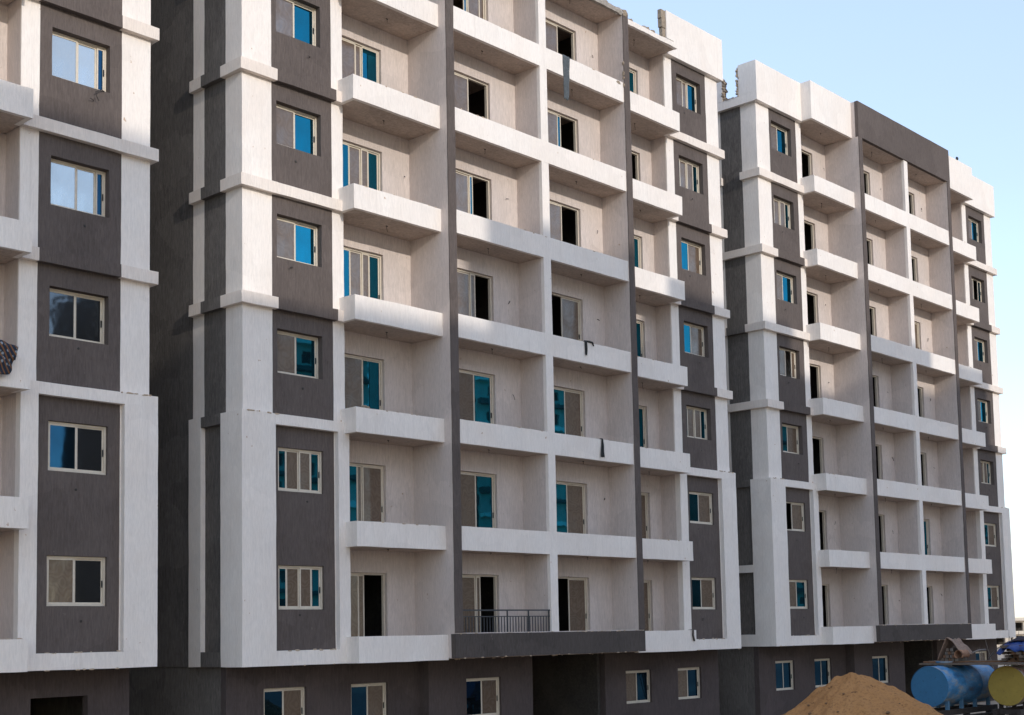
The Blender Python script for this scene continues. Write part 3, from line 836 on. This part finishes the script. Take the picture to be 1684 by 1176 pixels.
for row, cnt in enumerate((5, 4, 3, 2)):
    for c in range(cnt):
        y = -9.10 - (c - (cnt - 1) / 2) * .115; z = ZT + .15 + row * .10
        plank((19.16 + r.uniform(-.08, .1), y, z), (19.9 + r.uniform(-.1, .1), y + r.uniform(-.03, .03), z + r.uniform(-.01, .015)), .09, .085, WD[(c * 2 + row) % 3],
              'short timber offcut in the heap under the brown canvas', 'timber under the canvas', 'timber')
for i in range(30):
    row = i // 6; c = i % 6
    y = -10.55 - c * .17 - .08 * (row % 2); z = ZT + .14 + row * .095
    plank((19.75 + r.uniform(-.2, .25), y, z), (21.9 + r.uniform(-.1, .2), y + r.uniform(-.05, .05), z), .14, .08, WD[1 if (i % 3) else 0],
          'brown timber length stacked under the blue tarpaulin', 'timber under the tarpaulin', 'timber')
def sheet(name, fn, nu, nv, mat, th):
    V = [fn(i / nu, j / nv) for j in range(nv + 1) for i in range(nu + 1)]
    F = [[j * (nu + 1) + i, j * (nu + 1) + i + 1, (j + 1) * (nu + 1) + i + 1, (j + 1) * (nu + 1) + i] for j in range(nv) for i in range(nu)]
    me = bpy.data.meshes.new(name); me.from_pydata(V, [], F); me.materials.append(mat)
    for p in me.polygons: p.use_smooth = True
    o = link(name, me); md = o.modifiers.new('t', 'SOLIDIFY'); md.thickness = th
    return o
CANVAS = simple('brown_canvas', (.30, .20, .145), .95, 0, 9, .4, .5)
def canvas(u, v):
    # u along x, v across y: a peaked tent with a longer right-hand flap
    n_ = noise.noise(Vector((u * 3, v * 4, 1))); n2 = noise.noise(Vector((u * 9, v * 9, 4)))
    pk = .40
    if v < pk: h = (v / pk) ** .9
    else: h = 1 - ((v - pk) / (1 - pk)) ** 1.15 * .72
    z = ZT + .14 + .68 * h * (.93 + .07 * math.cos(u * 5)) + .035 * n_ + .02 * n2
    return (19.12 + u * .78 + .05 * n_ - .05 * v, -8.76 - v * .80, z)
tag(sheet('canvas', canvas, 22, 26, CANVAS, .018), 'brown canvas draped over the timber heap on the blue tank', 'canvas')
def roll_c(u, v):
    a = u * 4.6 - .6
    return (19.08 + v * .5 + .03 * noise.noise(Vector((u * 4, v * 4, 6))), -9.42 - .13 * math.cos(a) - .04 * u, ZT + .30 + .13 * math.sin(a) + .03 * noise.noise(Vector((u * 3, v * 5, 2))))
tag(sheet('canvas_roll', roll_c, 18, 8, simple('orange_canvas', (.36, .19, .11), .95, 0, 9, .35, .4), .015), 'orange-brown rolled canvas end poking out of the timber heap', 'canvas')
TARP = simple('blue_tarpaulin', (.010, .045, .20), .45, 0, 6, .3, .5)
def tarp(u, v):
    n_ = noise.noise(Vector((u * 4, v * 5, 11))); n2 = noise.noise(Vector((u * 9, v * 10, 2)))
    z = ZT + .66 - .35 * max(0, v - .62) - .3 * max(0, .25 - v) + .07 * n_ + .035 * n2
    z -= 1.3 * max(0, .28 - u) * (.7 + .6 * n_)
    return (19.55 + u * 2.2 + .05 * n_, -10.40 - v * 1.2, z)
tag(sheet('tarpaulin', tarp, 20, 20, TARP, .012), 'crumpled bright blue tarpaulin on the timber stack at the right edge', 'tarpaulin')
def dark_sheet(u, v):
    n_ = noise.noise(Vector((u * 4, v * 5, 21)))
    return (20.1 + u * 1.8, -10.28 - v * 1.35, ZT + .78 - .6 * max(0, .3 - v) - .12 * max(0, v - .5) + .06 * n_ - .5 * max(0, .2 - u))
tag(sheet('dark_sheet', dark_sheet, 14, 14, simple('purple_black_sheet', (.035, .024, .034), .9, 0, 8, .4), .02), 'dark purple sheet thrown over the back of the blue tarpaulin', 'sheet')
for i, (a, b, rr_) in enumerate((((20.6, -9.6, ZT + .42), (19.0, -9.9, ZT + .36), .03), ((21.5, -9.3, ZT + .14), (20.2, -10.3, ZT + .56), .014))):
    m = MB(0, 0); m.tube([a, tuple((Vector(a) + Vector(b)) / 2 + Vector((0, 0, .03))), b], [rr_, rr_ * .9, rr_ * .6], 6)
    tag(m.obj('pole', WD[2]), ('grey wooden pole jutting left from the tarpaulin stack', 'thin pale stick leaning up between the two timber heaps')[i], 'pole')

# ------------------------------------------------------------------ sand pile
def sand():
    m, n, l, b = newmat('sand')
    v = mapping(n, l, (1, 1, 1)); f1 = tex_noise(n, l, v, 1.3, 6, .6); f2 = tex_noise(n, l, v, 16, 6, .75)
    c = mixc(n, l, f1, (.40, .19, .072), (.54, .28, .115)); c = mixc(n, l, ramp(n, l, f2, [(.36, (1, 1, 1)), (.5, (0, 0, 0))]), c, (.30, .15, .065))
    f3 = tex_noise(n, l, mapping(n, l, (5, 5, 5)), 1.0, 3, .6)
    c = mixc(n, l, ramp(n, l, f3, [(.66, (0, 0, 0)), (.70, (.8, .8, .8))]), c, (.15, .075, .04))
    l.new(c, b.inputs['Base Color']); b.inputs['Roughness'].default_value = 1; b.inputs['Specular IOR Level'].default_value = .05
    bp = n.new('ShaderNodeBump'); bp.inputs['Strength'].default_value = .8; bp.inputs['Distance'].default_value = .05
    l.new(f2, bp.inputs['Height']); l.new(bp.outputs[0], b.inputs['Normal'])
    mb_ = MB(0, 0); NR, NA = 70, 150
    H = GZ - .36
    for i in range(NR + 1):
        for j in range(NA):
            t = i / NR; a = 2 * math.pi * j / NA
            rad = 4.9 * t * (1 + .10 * noise.noise(Vector((math.cos(a) * 1.3, math.sin(a) * 1.3, 4))))
            x, y = math.cos(a) * rad, math.sin(a) * rad * .95
            rd = math.hypot(x, y)
            z = H - .56 * rd + .10 * math.exp(-(rd / .9) ** 2) - .12 * math.exp(-(rd / .25) ** 2) + .06 * max(0, noise.noise(Vector((x * 3.2, y * 3.2, 9)))) * math.exp(-(rd / 1.3) ** 2) * 3
            z += .15 * noise.noise(Vector((x * .9, y * .9, 3))) * min(1, rd) + .10 * noise.noise(Vector((math.cos(a) * 4.5, math.sin(a) * 4.5, rd * .5))) * min(1, rd * .8) + .05 * noise.noise(Vector((x * 2.6, y * 2.6, 1))) + .028 * noise.noise(Vector((x * 8, y * 8, 5)))
            mb_.v.append((x, y, max(z, -.05)))
    for i in range(NR):
        for j in range(NA):
            a, b_ = i * NA + j, i * NA + (j + 1) % NA
            mb_.f.append([a, a + NA, b_ + NA, b_])
    o = mb_.obj('sand_pile', m, None, True); o.location = (8.22, -11.99, -GZ)
    tag(o, 'tall conical heap of orange sand in front of the right block', 'sand pile')
    pb = MB(0, 0); r = random.Random(3)
    for i in range(260):
        a = r.uniform(0, 6.283); rad = 4.2 * math.sqrt(r.random()); x, y = math.cos(a) * rad, math.sin(a) * rad
        s = r.uniform(.012, .045)
        blob(pb, (x, y, H - .565 * rad + .02 + .11 * noise.noise(Vector((x * .9, y * .9, 3)))), (s * 1.3, s, s * .8), i, 4)
    q = pb.obj('clods', simple('clods', (.20, .115, .06), 1, 0, 20, .4)); q.location = o.location
    tag(q, 'brown clods and pebbles scattered over the sand heap', None, None, 'stuff')
    sh = sheet('plastic_scrap', lambda u, v: (7.25 + u * .5, -13.9 - v * .22, -1.52 + .1 * noise.noise(Vector((u * 5, v * 5, 3))) + .1 * v), 10, 6, simple('pale_plastic', (.35, .42, .50), .4, 0, 9, .3), .004)
    tag(sh, 'crumpled pale blue plastic scrap on the foot of the sand heap', 'scrap')
sand()

# ------------------------------------------------------------------ shrub behind the tanks, bare twigs
def shrub(loc, h, spread, n, label, seed, col, dry=False):
    S = empty('shrub', loc, label, 'shrub')
    r = random.Random(seed); st = MB(0, 0); lf = MB(0, 0)
    for i in range(12):
        a = r.uniform(0, 6.283); d = r.uniform(.1, spread)
        p1 = Vector((math.cos(a) * d * .5, math.sin(a) * d * .5, h * .5)); p2 = Vector((math.cos(a) * d, math.sin(a) * d, h * r.uniform(.7, 1.0)))
        st.tube([(0, 0, 0), tuple(p1), tuple(p2)], [.03, .018, .005], 5)
        if dry: continue
        for k in range(n):
            t = r.uniform(.35, 1); c = p1.lerp(p2, t) + Vector([r.gauss(0, .14) for _ in range(3)])
            d1 = Vector([r.gauss(0, 1) for _ in range(3)]).normalized(); d2 = d1.cross(Vector([r.gauss(0, 1) for _ in range(3)])).normalized()
            s = r.uniform(.05, .11); b0 = len(lf.v)
            lf.v += [tuple(c - d1 * s), tuple(c + d2 * s * .3), tuple(c + d1 * s), tuple(c - d2 * s * .3)]; lf.f.append([b0, b0 + 1, b0 + 2, b0 + 3])
    st.obj('stem', WD[2], S)
    if not dry:
        q = lf.obj('foliage', simple('leaf_green_%d' % seed, col, .6, 0, 4, .5), S); q['kind'] = 'stuff'
shrub((28.6, -7.5, -GZ), 3.05, .55, 90, 'leafy green shrub growing behind the tanks at the right edge', 21, (.10, .15, .025))
shrub((28.0, -7.0, -GZ), 3.6, 1.0, 0, 'bare twiggy bush behind the tanks beside the green shrub', 22, (.1, .1, .1), True)

# ------------------------------------------------------------------ house far behind, at the right edge
def far_house():
    F = empty('far_house', (196, 72, -GZ), 'cream two-storey house far behind the right block', 'house')
    X0, X1 = -12, 34
    for k in range(2):
        z0 = k * 2.2
        holes = [(X0 + 1.2 + i * 3.2, X0 + 3.4 + i * 3.2, z0 + .35, z0 + 1.75) for i in range(13)]
        m = MB(0, 0); m.wall(X0, X1, 0, .5, z0, z0 + 2.0, holes); m.obj('wall', FAR, F)
        m = MB(0, 0); m.box(X0 - .3, X1 + .3, -.5, 8, z0 + 2.0, z0 + 2.2); m.obj('floor_slab', FAR, F)
        m = MB(0, 0); m.box(X0 + .3, X1 - .3, 2.5, 2.7, z0 + .01, z0 + 1.99); m.obj('inner_wall', CONC, F)
    m = MB(0, 0); m.box(X0, X1, 0, .3, 4.4, 4.75); m.obj('roof_parapet', FAR, F)
    for i in range(13):
        m = MB(0, 0); m.box(X0 + .2 + i * 3.4, X0 + .65 + i * 3.4, -.45, -.02, 0, 4.19 if False else 1.99); m.obj('column', FAR, F)
    F.rotation_euler = (0, 0, R(-42))
far_house()
